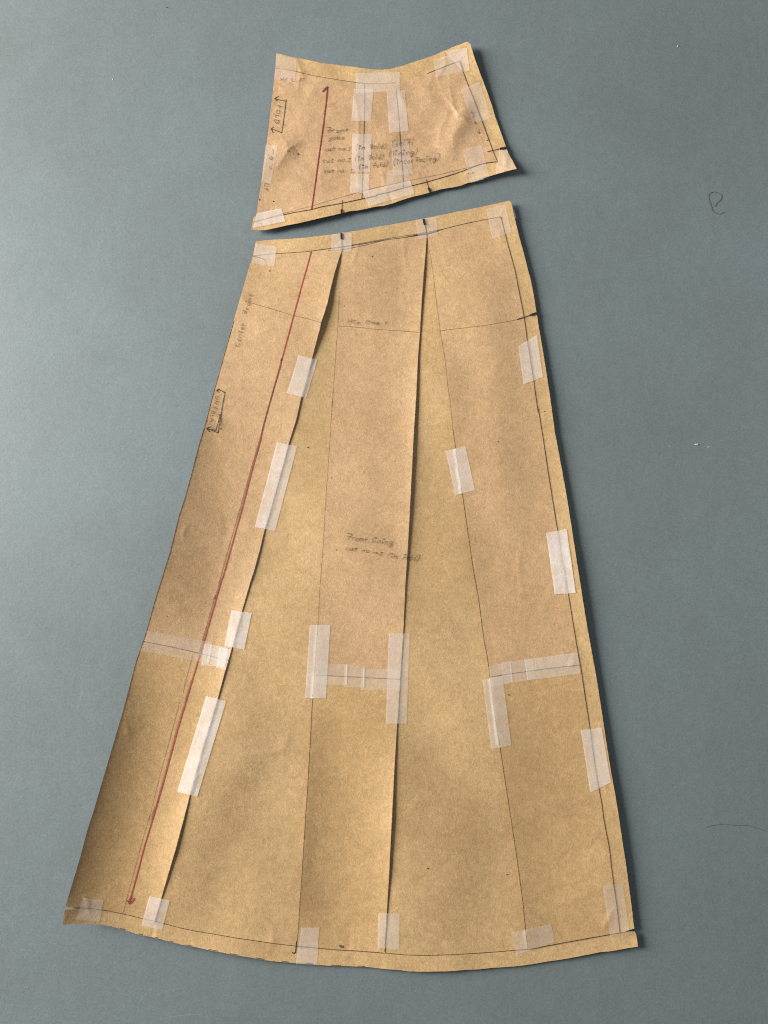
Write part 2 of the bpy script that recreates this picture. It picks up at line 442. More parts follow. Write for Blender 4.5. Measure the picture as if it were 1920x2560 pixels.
def kraft(name, base, seed):
    m, nt, out = new_mat(name)
    tc = N(nt, 'ShaderNodeTexCoord')
    mp = N(nt, 'ShaderNodeMapping')
    mp.inputs['Location'].default_value = (seed * 3.1, seed * 1.7, 0)
    nt.links.new(tc.outputs['Object'], mp.inputs['Vector'])
    co = mp.outputs[0]
    f1 = noise(nt, co, 640, 4, 0.65, 2.2)
    f2 = noise(nt, co, 330, 3, 0.6, 3.0, (1.0, 0.45, 1.0), 0.35)
    f3 = noise(nt, co, 34, 4, 0.55, 0.6)
    f4 = noise(nt, co, 9, 2, 0.5, 0.3)
    f5 = noise(nt, co, 130, 3, 0.6, 0.8)
    g = lambda a, b: (a, b)
    c = ramp(nt, f1, [(0.25, tuple(x * 0.68 for x in base)), (0.5, base), (0.75, tuple(min(1, x * 1.30) for x in base))])
    c2 = ramp(nt, f2, [(0.3, (0.76, 0.74, 0.71)), (0.7, (1.22, 1.22, 1.22))])
    c = mix(nt, c, c2, 0.75)
    c = mix(nt, c, ramp(nt, f5, [(0.3, (0.90, 0.89, 0.87)), (0.7, (1.09, 1.09, 1.10))]), 0.9)
    c = mix(nt, c, ramp(nt, f3, [(0.32, (0.96, 0.953, 0.94)), (0.68, (1.035, 1.04, 1.05))]), 1.0)
    c = mix(nt, c, ramp(nt, f4, [(0.35, (0.95, 0.94, 0.91)), (0.65, (1.04, 1.05, 1.06))]), 1.0)
    # dark fibre flecks
    vo = N(nt, 'ShaderNodeTexVoronoi')
    vo.inputs['Scale'].default_value = 95
    nt.links.new(co, vo.inputs['Vector'])
    fl = ramp(nt, vo.outputs['Distance'], [(0.03, (0.45, 0.40, 0.32)), (0.06, (1, 1, 1))])
    gate = noise(nt, co, 60, 1, 0.5)
    fl = mix(nt, (1, 1, 1), fl, ramp(nt, gate, [(0.60, (0, 0, 0)), (0.66, (1, 1, 1))]), 'MIX')
    c = mix(nt, c, fl, 0.8)
    p = N(nt, 'ShaderNodeBsdfPrincipled')
    nt.links.new(c, p.inputs['Base Color'])
    p.inputs['Roughness'].default_value = 0.50
    p.inputs['Specular IOR Level'].default_value = 0.50
    b = N(nt, 'ShaderNodeBump')
    b.inputs['Strength'].default_value = 0.35
    b.inputs['Distance'].default_value = 0.0005
    nt.links.new(f1, b.inputs['Height'])
    b2 = N(nt, 'ShaderNodeBump')
    b2.inputs['Strength'].default_value = 0.08
    b2.inputs['Distance'].default_value = 0.004
    nt.links.new(f3, b2.inputs['Height'])
    nt.links.new(b2.outputs[0], b.inputs['Normal'])
    nt.links.new(b.outputs[0], p.inputs['Normal'])
    nt.links.new(p.outputs[0], out.inputs[0])
    return m


KR_PANEL = kraft('kraft_panel', (0.502, 0.325, 0.170), 1.0)
KR_PANEL2 = kraft('kraft_panel_low', (0.494, 0.320, 0.150), 2.0)
KR_INSERT = kraft('kraft_insert', (0.504, 0.335, 0.162), 3.0)
KR_ALLOW = kraft('kraft_allowance', (0.508, 0.338, 0.164), 4.0)
KR_YOKE = kraft('kraft_yoke', (0.500, 0.322, 0.178), 5.0)


def tape_mat(name, opac, seed):
    m, nt, out = new_mat(name)
    tc = N(nt, 'ShaderNodeTexCoord')
    mp = N(nt, 'ShaderNodeMapping')
    mp.inputs['Location'].default_value = (seed, seed * 2.3, 0)
    nt.links.new(tc.outputs['Object'], mp.inputs['Vector'])
    co = mp.outputs[0]
    f = noise(nt, co, 260, 4, 0.65, 2.5)
    g = noise(nt, co, 60, 3, 0.6, 1.0)
    p = N(nt, 'ShaderNodeBsdfPrincipled')
    p.inputs['Base Color'].default_value = (0.88, 0.83, 0.78, 1)
    p.inputs['Roughness'].default_value = 0.30
    p.inputs['Specular IOR Level'].default_value = 0.6
    bp = N(nt, 'ShaderNodeBump')
    bp.inputs['Strength'].default_value = 0.25
    bp.inputs['Distance'].default_value = 0.0005
    nt.links.new(f, bp.inputs['Height'])
    nt.links.new(bp.outputs[0], p.inputs['Normal'])
    tr = N(nt, 'ShaderNodeBsdfTransparent')
    ms = N(nt, 'ShaderNodeMixShader')
    ad = N(nt, 'ShaderNodeMath', operation='MULTIPLY')
    nt.links.new(f, ad.inputs[0])
    nt.links.new(g, ad.inputs[1])
    mr = N(nt, 'ShaderNodeMapRange')
    mr.inputs['From Min'].default_value = 0.12
    mr.inputs['From Max'].default_value = 0.40
    mr.inputs['To Min'].default_value = opac * 0.72
    mr.inputs['To Max'].default_value = opac * 1.28
    nt.links.new(ad.outputs[0], mr.inputs['Value'])
    nt.links.new(mr.outputs[0], ms.inputs[0])
    nt.links.new(tr.outputs[0], ms.inputs[1])
    nt.links.new(p.outputs[0], ms.inputs[2])
    nt.links.new(ms.outputs[0], out.inputs[0])
    return m


TAPES = {'thin': tape_mat('tape_thin', 0.18, 1.0), 'mid': tape_mat('tape_mid', 0.27, 2.0), 'full': tape_mat('tape_full', 0.38, 3.0), 'painted_sheen': tape_mat('tape_painted_sheen', 0.52, 4.0)}  # last entry is more opaque, to paint in the sheen of tape catching light


def ink(name, colour, alpha, rough=0.6):
    m, nt, out = new_mat(name)
    p = N(nt, 'ShaderNodeBsdfPrincipled')
    p.inputs['Base Color'].default_value = (*colour, 1)
    p.inputs['Roughness'].default_value = rough
    tr = N(nt, 'ShaderNodeBsdfTransparent')
    ms = N(nt, 'ShaderNodeMixShader')
    tc = N(nt, 'ShaderNodeTexCoord')
    f = noise(nt, tc.outputs['Object'], 700, 2, 0.6)
    mr = N(nt, 'ShaderNodeMapRange')
    mr.inputs['From Min'].default_value = 0.3
    mr.inputs['From Max'].default_value = 0.7
    mr.inputs['To Min'].default_value = 1.0 if alpha >= 1 else max(0, alpha - 0.22)
    mr.inputs['To Max'].default_value = min(1, alpha + 0.18)
    nt.links.new(f, mr.inputs['Value'])
    nt.links.new(mr.outputs[0], ms.inputs[0])
    nt.links.new(tr.outputs[0], ms.inputs[1])
    nt.links.new(p.outputs[0], ms.inputs[2])
    nt.links.new(ms.outputs[0], out.inputs[0])
    return m


INK = ink('black_ink', (0.03, 0.018, 0.022), 0.85)
PENCIL = ink('pencil', (0.06, 0.045, 0.04), 0.62)
FAINT = ink('faint_pencil', (0.12, 0.07, 0.045), 0.45)
RED = ink('red_marker', (0.33, 0.035, 0.04), 0.9)
DRED = ink('dark_red_marker', (0.19, 0.008, 0.022), 0.95)
MARKER = ink('black_marker', (0.008, 0.008, 0.008), 1.0)
HAIR = ink('hair', (0.05, 0.06, 0.06), 0.62)
SCUFF = ink('scuff', (0.40, 0.44, 0.44), 0.22)


def grey_surface():
    m, nt, out = new_mat('grey_painted_board')
    tc = N(nt, 'ShaderNodeTexCoord')
    co = tc.outputs['Object']
    f1 = noise(nt, co, 620, 3, 0.7, 0.5)
    f2 = noise(nt, co, 190, 4, 0.65, 1.5)
    f3 = noise(nt, co, 9, 4, 0.6, 0.6)
    f4 = noise(nt, co, 3.2, 3, 0.5, 0.3)
    f6 = noise(nt, co, 60, 4, 0.6, 1.5, (1.0, 0.35, 1.0), 0.1)
    base = (0.151, 0.181, 0.190)
    c = ramp(nt, f1, [(0.28, tuple(x * 0.86 for x in base)), (0.5, base), (0.72, tuple(x * 1.15 for x in base))])
    c = mix(nt, c, ramp(nt, f2, [(0.3, (0.91, 0.92, 0.92)), (0.7, (1.08, 1.08, 1.08))]), 0.9)
    c = mix(nt, c, ramp(nt, f6, [(0.3, (0.965, 0.965, 0.965)), (0.7, (1.035, 1.035, 1.035))]), 0.9)
    c = mix(nt, c, ramp(nt, f3, [(0.3, (0.96, 0.95, 0.935)), (0.7, (1.03, 1.045, 1.055))]), 1.0)
    c = mix(nt, c, ramp(nt, f4, [(0.35, (0.97, 0.96, 0.94)), (0.65, (1.02, 1.03, 1.05))]), 1.0)
    p = N(nt, 'ShaderNodeBsdfPrincipled')
    nt.links.new(c, p.inputs['Base Color'])
    p.inputs['Specular IOR Level'].default_value = 0.35
    rr = N(nt, 'ShaderNodeMapRange')
    rr.inputs['To Min'].default_value = 0.46
    rr.inputs['To Max'].default_value = 0.62
    nt.links.new(f3, rr.inputs['Value'])
    nt.links.new(rr.outputs[0], p.inputs['Roughness'])
    b = N(nt, 'ShaderNodeBump')
    b.inputs['Strength'].default_value = 0.3
    b.inputs['Distance'].default_value = 0.0004
    nt.links.new(f2, b.inputs['Height'])
    nt.links.new(b.outputs[0], p.inputs['Normal'])
    nt.links.new(p.outputs[0], out.inputs[0])
    return m


GREY = grey_surface()
m, nt, out = new_mat('white_lint')
p = N(nt, 'ShaderNodeBsdfPrincipled')
p.inputs['Base Color'].default_value = (0.9, 0.9, 0.88, 1)
p.inputs['Roughness'].default_value = 0.7
nt.links.new(p.outputs[0], out.inputs[0])
WHITE = m


# ------------------------------------------------------------------ object helpers
def make(name, V, F, mat, parent=None, origin=(0, 0, 0), smooth_shade=True):
    me = bpy.data.meshes.new(name)
    V = np.asarray(V, float) - np.asarray(origin, float)
    me.from_pydata([tuple(v) for v in V.tolist()], [], F)
    me.update()
    if smooth_shade:
        me.polygons.foreach_set('use_smooth', [True] * len(me.polygons))
    me.materials.append(mat)
    o = bpy.data.objects.new(name, me)
    col.objects.link(o)
    if parent:
        o.parent = parent
    return o


def thing(name, loc, label, cat, group=None):
    o = bpy.data.objects.new(name, None)
    o.empty_display_size = 0.05
    col.objects.link(o)
    o.location = loc
    o['label'] = label
    o['category'] = cat
    if group:
        o['group'] = group
    return o


class Pattern:
    def __init__(self, name, centre, H, label, cat):
        self.o = world_pts([centre], 0)[0]
        self.root = thing(name, self.o, label, cat)
        self.H = H
        self.pieces = []
        self.ntape = 0

    def sheet(self, name, poly, off, mat, step, lift=None, jitter=0.0, label=None, thick=0.18):
        poly = np.asarray(poly, float)
        D = dense(poly, step, True)
        if jitter:
            D = D + np.random.RandomState(3).uniform(-jitter, jitter, D.shape)
        keep = [0]
        for i in range(1, len(D)):
            if np.hypot(*(D[i] - D[keep[-1]])) > 0.8:
                keep.append(i)
        D = D[keep]
        lo, hi = D.min(0), D.max(0)
        gx, gy = np.meshgrid(np.arange(lo[0], hi[0], step), np.arange(lo[1], hi[1], step * 0.9))
        gx = gx + (np.arange(gx.shape[0]) % 2)[:, None] * step * 0.5
        G = np.stack([gx.ravel(), gy.ravel()], 1)
        G = G[inside(G, D)]
        d, _ = seg_dist(G, np.vstack([D, D[:1]])) if len(D) < 900 else seg_dist(G, np.vstack([poly, poly[:1]]))
        G = G[d > step * 0.55]
        verts = [Vector(v) for v in np.vstack([D, G]).tolist()]
        n = len(D)
        res = delaunay_2d_cdt(verts, [(i, (i + 1) % n) for i in range(n)], [list(range(n))], 1, 1e-4)
        V2 = np.array([tuple(v) for v in res[0]])
        T = [tuple(f) for f in res[2]]
        zf = lambda P: self.H(P) + off + (lift(P) if lift else 0)
        z = zf(V2) / 1000
        top = world_pts(V2, z)
        bot = top.copy()
        bot[:, 2] = np.maximum(bot[:, 2] - thick / 1000, 0.00003)
        # orient triangles upward
        F = []
        for a, b, c in T:
            ar = (top[b, 0] - top[a, 0]) * (top[c, 1] - top[a, 1]) - (top[b, 1] - top[a, 1]) * (top[c, 0] - top[a, 0])
            F.append((a, b, c) if ar > 0 else (a, c, b))
        nv = len(V2)
        from collections import Counter
        cnt = {}
        for f in F:
            for i in range(3):
                e = (f[i], f[(i + 1) % 3])
                cnt[e] = cnt.get(e, 0) + 1
        sides = [(a, a + nv, b + nv, b) for (a, b) in cnt if (b, a) not in cnt]
        Fb = [(a + nv, c + nv, b + nv) for a, b, c in F]
        nt_ = len(F)
        o = make(name, np.vstack([top, bot]), F + Fb + sides, mat, self.root, self.o)
        me = o.data
        sm = [True] * nt_ + [True] * len(Fb) + [False] * len(sides)
        me.polygons.foreach_set('use_smooth', sm)
        # keep the crisp paper edge
        try:
            es = me.attributes.new('sharp_edge', 'BOOLEAN', 'EDGE')
            sset = {tuple(sorted(e)) for e in cnt if (e[1], e[0]) not in cnt}
            sset |= {tuple(sorted((a + nv, b + nv))) for a, b in list(sset)}
            vals = [tuple(sorted(e.vertices)) in sset for e in me.edges]
            es.data.foreach_set('value', vals)
        except Exception:
            pass
        if label:
            o['label'] = label
        self.pieces.append((poly, poly.min(0), poly.max(0), zf))
        return o

    def top(self, P):
        P = np.asarray(P, float)
        z = np.zeros(len(P))
        for poly, lo, hi, zf in self.pieces:
            m = (P[:, 0] >= lo[0]) & (P[:, 0] <= hi[0]) & (P[:, 1] >= lo[1]) & (P[:, 1] <= hi[1])
            if m.any():
                idx = np.where(m)[0]
                ins = inside(P[idx], poly)
                idx = idx[ins]
                if len(idx):
                    z[idx] = np.maximum(z[idx], zf(P[idx]))
        return z

    def tape(self, quad, kind='mid', name='clear_tape', torn=True):
        q = np.asarray(quad, float)
        a, b, c, d = q
        L = max(np.hypot(*(b - a)), np.hypot(*(c - d)))
        M = max(np.hypot(*(d - a)), np.hypot(*(c - b)))
        nu, nv = max(6, int(L / 3.5)), max(6, int(M / 3.5))
        rr = np.random.RandomState(100 + self.ntape)
        P = []
        for j in range(nv + 1):
            for i in range(nu + 1):
                u, v = i / nu, j / nv
                # serrated ends across the short side, straight long sides
                if L < M and (j == 0 or j == nv) and torn:
                    v += (0.6 if i % 2 else -0.6) / M * (1 if j else -1) + rr.uniform(-0.5, 0.5) / M
                if L >= M and (i == 0 or i == nu) and torn:
                    u += (0.6 if j % 2 else -0.6) / L * (1 if i else -1) + rr.uniform(-0.5, 0.5) / L
                P.append(a * (1 - u) * (1 - v) + b * u * (1 - v) + c * u * v + d * (1 - u) * v)
        P = np.array(P)
        z = self.top(P)
        for ox, oy in ((4, 0), (-4, 0), (0, 4), (0, -4)):
            z = np.maximum(z, self.top(P + np.array([ox, oy])) * 0.9 + z * 0.1)
        self.ntape += 1
        z = (z + 0.30 + 0.02 * (self.ntape % 12)) / 1000
        V = world_pts(P, z)
        F = []
        for j in range(nv):
            for i in range(nu):
                k = j * (nu + 1) + i
                F.append((k, k + 1, k + nu + 2, k + nu + 1))
        n = len(V)
        Vb = V.copy()
        Vb[:, 2] -= 0.00005
        e1 = V[1] - V[0]
        e2 = V[nu + 1] - V[0]
        if e1[0] * e2[1] - e1[1] * e2[0] < 0:
            F = [f[::-1] for f in F]
        return make(name, V, F, TAPES[kind], self.root, self.o)

    def stroke_geo(self, line, width, h, vary=0.25, gaps=0.0, taper=False):
        length = np.hypot(*np.diff(line, axis=0).T).sum()
        P = dense(line, 0.9 if length < 60 else 3.0)
        if len(P) < 2:
            return [], []
        T = np.gradient(P, axis=0)
        T /= (np.hypot(*T.T)[:, None] + 1e-9)
        Nn = np.stack([-T[:, 1], T[:, 0]], 1)
        w = width / 2 * (1 + vary * np.array([random.uniform(-1, 1) for _ in P]))
        if taper:
            w[0] *= 0.5
            w[-1] *= 0.4
        A, B = P + Nn * w[:, None], P - Nn * w[:, None]
        z = (np.maximum(np.maximum(self.top(P), self.top(A)), self.top(B)) + h) / 1000
        VA, VB = world_pts(A, z), world_pts(B, z)
        V = np.empty((2 * len(P), 3))
        V[0::2], V[1::2] = VA, VB
        F = [(2 * i, 2 * i + 2, 2 * i + 3, 2 * i + 1) for i in range(len(P) - 1) if random.random() >= gaps]
        return V.tolist(), F

    def strokes(self, name, lines, width, mat, h=0.12, vary=0.25, gaps=0.0, label=None, taper=False, joined=False):
        if not joined and len(lines) > 1:
            for ln in lines:
                self.strokes(name, [ln], width, mat, h, vary, gaps, label, taper)
            return
        V, F = [], []
        for ln in lines:
            v, f = self.stroke_geo(np.asarray(ln, float), width, h, vary, gaps, taper)
            k = len(V)
            V += v
            F += [tuple(i + k for i in q) for q in f]
        o = make(name, V, F, mat, self.root, self.o)
        if label:
            o['label'] = label
        return o

    def write(self, items, width, mat, label=None, h=0.55):
        """items: (text, start, end, height, slant) laid along start->end"""
        for text, s, e, ht, *sl in items:
            self.strokes('handwriting', lettering(text, s, e, ht, sl[0] if sl else 0.15), width, mat, h, 0.3, 0.0, label, True, True)


# hand-drawn letter strokes: x to the right, y up, ascender 1, x-height about .55
G = {
    'F': (0.62, [[(0.0, 0.92), (0.25, 0.98), (0.62, 0.95), (0.45, 0.55), (0.3, 0.0)], [(0.1, 0.5), (0.6, 0.55)]]),
    'f': (0.5, [[(0.0, 0.78), (0.45, 0.85), (0.34, 0.4), (0.2, 0.0)], [(0.05, 0.42), (0.45, 0.45)]]),
    '7': (0.5, [[(0.0, 0.75), (0.45, 0.8), (0.3, 0.35), (0.18, 0.0)], [(0.05, 0.4), (0.42, 0.42)]]),
    't': (0.4, [[(0.2, 0.85), (0.16, 0.3), (0.18, 0.05), (0.32, 0.05)], [(0.0, 0.48), (0.4, 0.52)]]),
    'r': (0.4, [[(0.02, 0.5), (0.08, 0.0)], [(0.06, 0.3), (0.2, 0.5), (0.35, 0.5)]]),
    'R': (0.5, [[(0.05, 0.1), (0.12, 0.48), (0.2, 0.3), (0.15, 0.02), (0.35, 0.1), (0.4, 0.45)]]),
    'o': (0.4, [[(0.2, 0.5), (0.03, 0.3), (0.12, 0.02), (0.33, 0.12), (0.34, 0.4), (0.2, 0.5)]]),
    'n': (0.45, [[(0.03, 0.5), (0.04, 0.0)], [(0.04, 0.3), (0.22, 0.5), (0.34, 0.4), (0.38, 0.02)]]),
    'y': (0.45, [[(0.02, 0.5), (0.08, 0.2), (0.25, 0.18), (0.36, 0.5)], [(0.36, 0.5), (0.25, 0.0), (0.02, -0.4)]]),
    'k': (0.45, [[(0.05, 0.95), (0.04, 0.0)], [(0.38, 0.5), (0.07, 0.22), (0.38, 0.0)]]),
    'e': (0.4, [[(0.05, 0.26), (0.32, 0.34), (0.28, 0.5), (0.1, 0.46), (0.03, 0.2), (0.15, 0.02), (0.36, 0.08)]]),
    'c': (0.4, [[(0.33, 0.46), (0.12, 0.48), (0.02, 0.22), (0.12, 0.02), (0.36, 0.06)]]),
    'u': (0.45, [[(0.03, 0.5), (0.04, 0.1), (0.2, 0.03), (0.34, 0.2), (0.36, 0.5)], [(0.36, 0.5), (0.38, 0.0)]]),
    'i': (0.3, [[(0.1, 0.5), (0.07, 0.0)], [(0.08, 0.62), (0.0, 0.78), (0.14, 0.86), (0.2, 0.7), (0.1, 0.64)]]),
    'l': (0.25, [[(0.14, 0.95), (0.08, 0.0)]]),
    'd': (0.42, [[(0.3, 0.45), (0.1, 0.45), (0.03, 0.2), (0.14, 0.02), (0.32, 0.16)], [(0.42, 0.95), (0.32, 0.16), (0.34, 0.0)]]),
    's': (0.38, [[(0.32, 0.5), (0.12, 0.48), (0.14, 0.28), (0.3, 0.2), (0.22, 0.0), (0.02, 0.04)]]),
    'g': (0.45, [[(0.34, 0.48), (0.12, 0.48), (0.06, 0.2), (0.2, 0.1), (0.34, 0.3)], [(0.36, 0.5), (0.34, 0.0), (0.2, -0.4), (0.02, -0.3), (0.2, -0.1), (0.4, 0.05)]]),
    'a': (0.42, [[(0.32, 0.42), (0.12, 0.46), (0.03, 0.2), (0.14, 0.02), (0.32, 0.18), (0.33, 0.48), (0.35, 0.0)]]),
    'p': (0.42, [[(0.05, 0.5), (0.02, -0.4)], [(0.05, 0.42), (0.28, 0.5), (0.34, 0.25), (0.2, 0.05), (0.04, 0.14)]]),
    'x': (0.4, [[(0.0, 0.5), (0.35, 0.0)], [(0.33, 0.5), (0.02, 0.0)], [(0.02, 0.2), (0.34, 0.3)]]),
    '(': (0.32, [[(0.28, 1.05), (0.06, 0.7), (0.04, 0.2), (0.16, -0.15)]]),
    ')': (0.32, [[(0.16, 1.05), (0.28, 0.7), (0.2, 0.2), (0.0, -0.2)]]),
    ':': (0.22, [[(0.1, 0.5), (0.11, 0.44)], [(0.08, 0.12), (0.09, 0.06)]]),
    '.': (0.22, [[(0.08, 0.1), (0.1, 0.02)]]),
    '-': (0.3, [[(0.0, 0.3), (0.28, 0.3)]]),
    '>': (0.6, [[(0.0, 0.3), (0.5, 0.3)], [(0.32, 0.5), (0.52, 0.3), (0.34, 0.1)]]),
    '1': (0.42, [[(0.05, 0.62), (0.35, 0.66)], [(0.2, 0.64), (0.18, 0.02)], [(0.0, 0.0), (0.36, 0.04)]]),
    'W': (0.75, [[(0.0, 0.85), (0.14, 0.0), (0.32, 0.6), (0.5, 0.0), (0.7, 0.9)]]),
    'L': (0.5, [[(0.08, 0.9), (0.05, 0.02), (0.42, 0.06)]]),
    'O': (0.6, [[(0.3, 0.8), (0.05, 0.5), (0.15, 0.06), (0.42, 0.1), (0.5, 0.5), (0.3, 0.8)]]),
    'D': (0.6, [[(0.08, 0.85), (0.06, 0.0)], [(0.02, 0.85), (0.38, 0.75), (0.5, 0.4), (0.32, 0.05), (0.05, 0.0)]]),
    'N': (0.65, [[(0.05, 0.0), (0.08, 0.8), (0.4, 0.05), (0.5, 0.85)]]),
    'C': (0.6, [[(0.5, 0.85), (0.2, 0.9), (0.03, 0.5), (0.12, 0.05), (0.5, 0.05)]]),
    'H': (0.6, [[(0.06, 0.9), (0.03, 0.0)], [(0.46, 0.9), (0.44, 0.0)], [(0.03, 0.42), (0.46, 0.48)]]),
    '9': (0.45, [[(0.34, 0.72), (0.12, 0.78), (0.06, 0.5), (0.3, 0.45), (0.36, 0.75), (0.3, 0.2), (0.05, 0.0)]]),
    'E': (0.5, [[(0.06, 0.9), (0.04, 0.0)], [(0.06, 0.88), (0.42, 0.9)], [(0.05, 0.48), (0.34, 0.5)]]),
    ' ': (0.38, []),
}


def lettering(text, s, e, ht, slant=0.15):
    s, e = np.array(s, float), np.array(e, float)
    L = np.hypot(*(e - s))
    dx = (e - s) / L
    up = np.array([dx[1], -dx[0]])
    rnd = random.Random(len(text) * 31 + int(s[0]))
    adv = [G[c][0] + 0.10 for c in text]
    tot = sum(adv) - 0.10
    sx = L / tot
    out, x = [], 0.0
    for c, a in zip(text, adv):
        sc = rnd.uniform(0.92, 1.1)
        oy = rnd.uniform(-0.05, 0.05) * ht
        for st in G[c][1]:
            pts = [(x + (px + slant * py * 0.9) * 1.0, py * sc) for px, py in st]
            pts = [s + dx * (px * sx) + up * (py * ht + oy) for px, py in pts]
            out.append(smooth(pts, 5) if len(pts) > 2 and c not in 'FEHNWL17' else np.array(pts))
        x += a
    return out


def w1(f, x, y):
    a = FR[f]
    return (a[0] + x / a[2], a[1] + y / a[2])


# ------------------------------------------------------------------ tabletop
sz, th = 1.6, 0.03
V = [(-sz, -sz, -th), (sz, -sz, -th), (sz, sz, -th), (-sz, sz, -th), (-sz, -sz, 0), (sz, -sz, 0), (sz, sz, 0), (-sz, sz, 0)]
tt = make('tabletop', V, [(3, 2, 1, 0), (4, 5, 6, 7), (0, 1, 5, 4), (1, 2, 6, 5), (2, 3, 7, 6), (3, 0, 4, 7)], GREY, None, (0, 0, 0), False)
tt['kind'] = 'structure'

# ------------------------------------------------------------------ yoke pattern
yk = Pattern('yoke_pattern', (960, 340), H_yoke, 'small flared brown paper pattern piece with short red arrow, lying above the long piece', 'sewing pattern')
dn = np.array([0, 13.0])
# allowances reach a little under the panels
yk.sheet('waist_allowance', np.vstack([yoke_top, W('B', [(1020, 87), (1045, 172), (990, 300)]), (y_waist + dn)[::-1][1:]]), 0.15, KR_ALLOW, 4.0, jitter=0.25)
yk.sheet('side_allowance', np.vstack([y_side[:1] + np.array([2, -6]), W('B', [(1010, 95), (1022, 88)]), yoke_right[2:], W('B', [(1400, 1470)]), (y_side - np.array([12, 0]))[::-1]]), 0.3, KR_ALLOW, 4.0, jitter=0.25)
yk.sheet('hem_allowance', np.vstack([yoke_bottom[1:], (y_low - dn)[::-1][:-1], y_low[:1] + np.array([8, 6])]), 0.45, KR_ALLOW, 4.0, jitter=0.25)
wl = clipx(y_waist, 0, y_j1[0, 0] - 1)
ll = clipx(y_low, 0, y_j1[-1, 0] - 1)
ps = []
left_edge = yoke_left[(yoke_left[:, 1] < y_low[-1, 1] - 3) & (yoke_left[:, 1] > y_waist[0, 1] + 3)]
ps.append(np.vstack([wl, y_j1, ll, left_edge]))
wm = clipx(y_waist, y_j1[0, 0] + 2, y_j2[0, 0] - 2)
lm = clipx(y_low, y_j1[-1, 0] + 2, y_j2[-1, 0] - 2)
ps.append(np.vstack([y_j1[:1], wm, y_j2, lm, y_j1[::-1][:-1] + np.array([0.8, 0])]))
wr = clipx(y_waist, y_j2[0, 0] + 2, 2000)
lr = clipx(y_low, y_j2[-1, 0] + 2, 2000)
ps.append(np.vstack([wr, y_side[1:-1], lr, (y_j2 + np.array([0.8, 0]))[::-1]]))
for k, q in enumerate(ps):
    yk.sheet('yoke_panel', q, 0.70 + 0.0 * k, KR_YOKE, 3.2, label=('left panel of the small piece with the word fold beside its edge', 'narrow middle panel between two taped joints', 'right panel of the small piece, creased near its top corner')[k])

yk.strokes('seam_line', [y_waist[:11], y_low, y_side], 1.5, PENCIL)
yk.strokes('seam_line', [W('B', [(555, 408), (640, 372), (700, 350), (810, 305), (910, 270), (940, 380)])], 2.2, INK)
yk.strokes('seam_line', [y_low, ], 1.6, INK, h=0.16)
yk.strokes('construction_line', [y_low2], 1.5, FAINT)
yk.strokes('joint_line', [W('A', [(1160, 503), (1235, 508), (1262, 515), (1266, 600), (1262, 900), (1250, 1300), (1243, 1550), (1235, 1765)]), y_j2[1:]], 2.5, PENCIL)
yk.strokes('grain_line', [W('A', [(690, 1878), (735, 1560), (775, 1260), (815, 980), (850, 700), (862, 548)])], 3.1, DRED, h=0.2, vary=0.12, label='short dark red arrow line')
yk.strokes('grain_line', [W('A', [(866, 548), (840, 570), (810, 606)])], 4.2, DRED, h=0.22, vary=0.2)
yk.strokes('notch_mark', [W('A', [(1015, 1876), (1015, 1922)]), W('B', [(568, 1642), (590, 1690)]), W('B', [(1342, 1223), (1414, 1211)])], 5.6, MARKER, h=0.95, vary=0.1)
yk.strokes('notch_mark', [W('A', [(1024, 1780), (1022, 1810), (1018, 1875)]), W('B', [(547, 1558), (555, 1600), (572, 1645)]), W('B', [(1205, 1256), (1270, 1240), (1342, 1224)]), W('B', [(1200, 1132), (1222, 1126)])], 2.0, INK, h=0.2)
yk.strokes('pen_dot', [W('A', [(120, 1772), (132, 1779)]), W('A', [(268, 1790), (282, 1794)]), W('A', [(428, 1248), (438, 1240)]), W('A', [(541, 1272), (546, 1286)]), W('B', [(995, 1490), (1005, 1488)]), W('B', [(1045, 1480), (1055, 1486)]), W('A', [(130, 2035), (146, 2038)])], 2.6, MARKER, h=0.2)

T = yk.tape
T(W('A', [(304, 200), (530, 250), (505, 512), (288, 470)]), 'thin')
T(W('A', [(1165, 402)], 'B', [(258, 393), (258, 592)], 'A', [(1172, 622)]), 'mid')
T(W('A', [(1148, 575), (1358, 572), (1332, 920), (1120, 922)]), 'mid')
T(W('A', [(1130, 1058), (1342, 1065), (1322, 1475), (1125, 1470)]), 'mid')
T(W('A', [(1112, 1500), (1317, 1495), (1307, 1700), (1107, 1702)]), 'mid')
T(W('B', [(115, 605), (310, 588), (352, 1030), (145, 1050)]), 'mid')
T(W('B', [(165, 1150), (350, 1138), (402, 1490), (185, 1520)]), 'thin')
T(W('B', [(122, 1458), (345, 1445), (380, 1600), (108, 1650)]), 'thin')
T(W('A', [(1240, 1690)], 'B', [(372, 1565), (418, 1708)], 'A', [(1310, 1845)]), 'mid')
T(W('B', [(625, 255), (905, 180), (945, 385), (652, 445)]), 'thin')
T(W('B', [(745, 165), (985, 130), (1015, 378), (950, 390)]), 'mid')
T(W('B', [(922, 580), (1122, 500), (1250, 890), (1050, 950)]), 'thin')
T(W('B', [(943, 1228), (1142, 1185), (1235, 1540), (1022, 1592)]), 'thin')
T(W('B', [(1335, 1245), (1412, 1214), (1518, 1438), (1300, 1498)]), 'thin')
T(W('A', [(192, 1178), (320, 1190), (245, 1600), (146, 1580)]), 'thin')
T(W('A', [(97, 1922), (360, 1868), (404, 2010), (50, 2080)]), 'full')

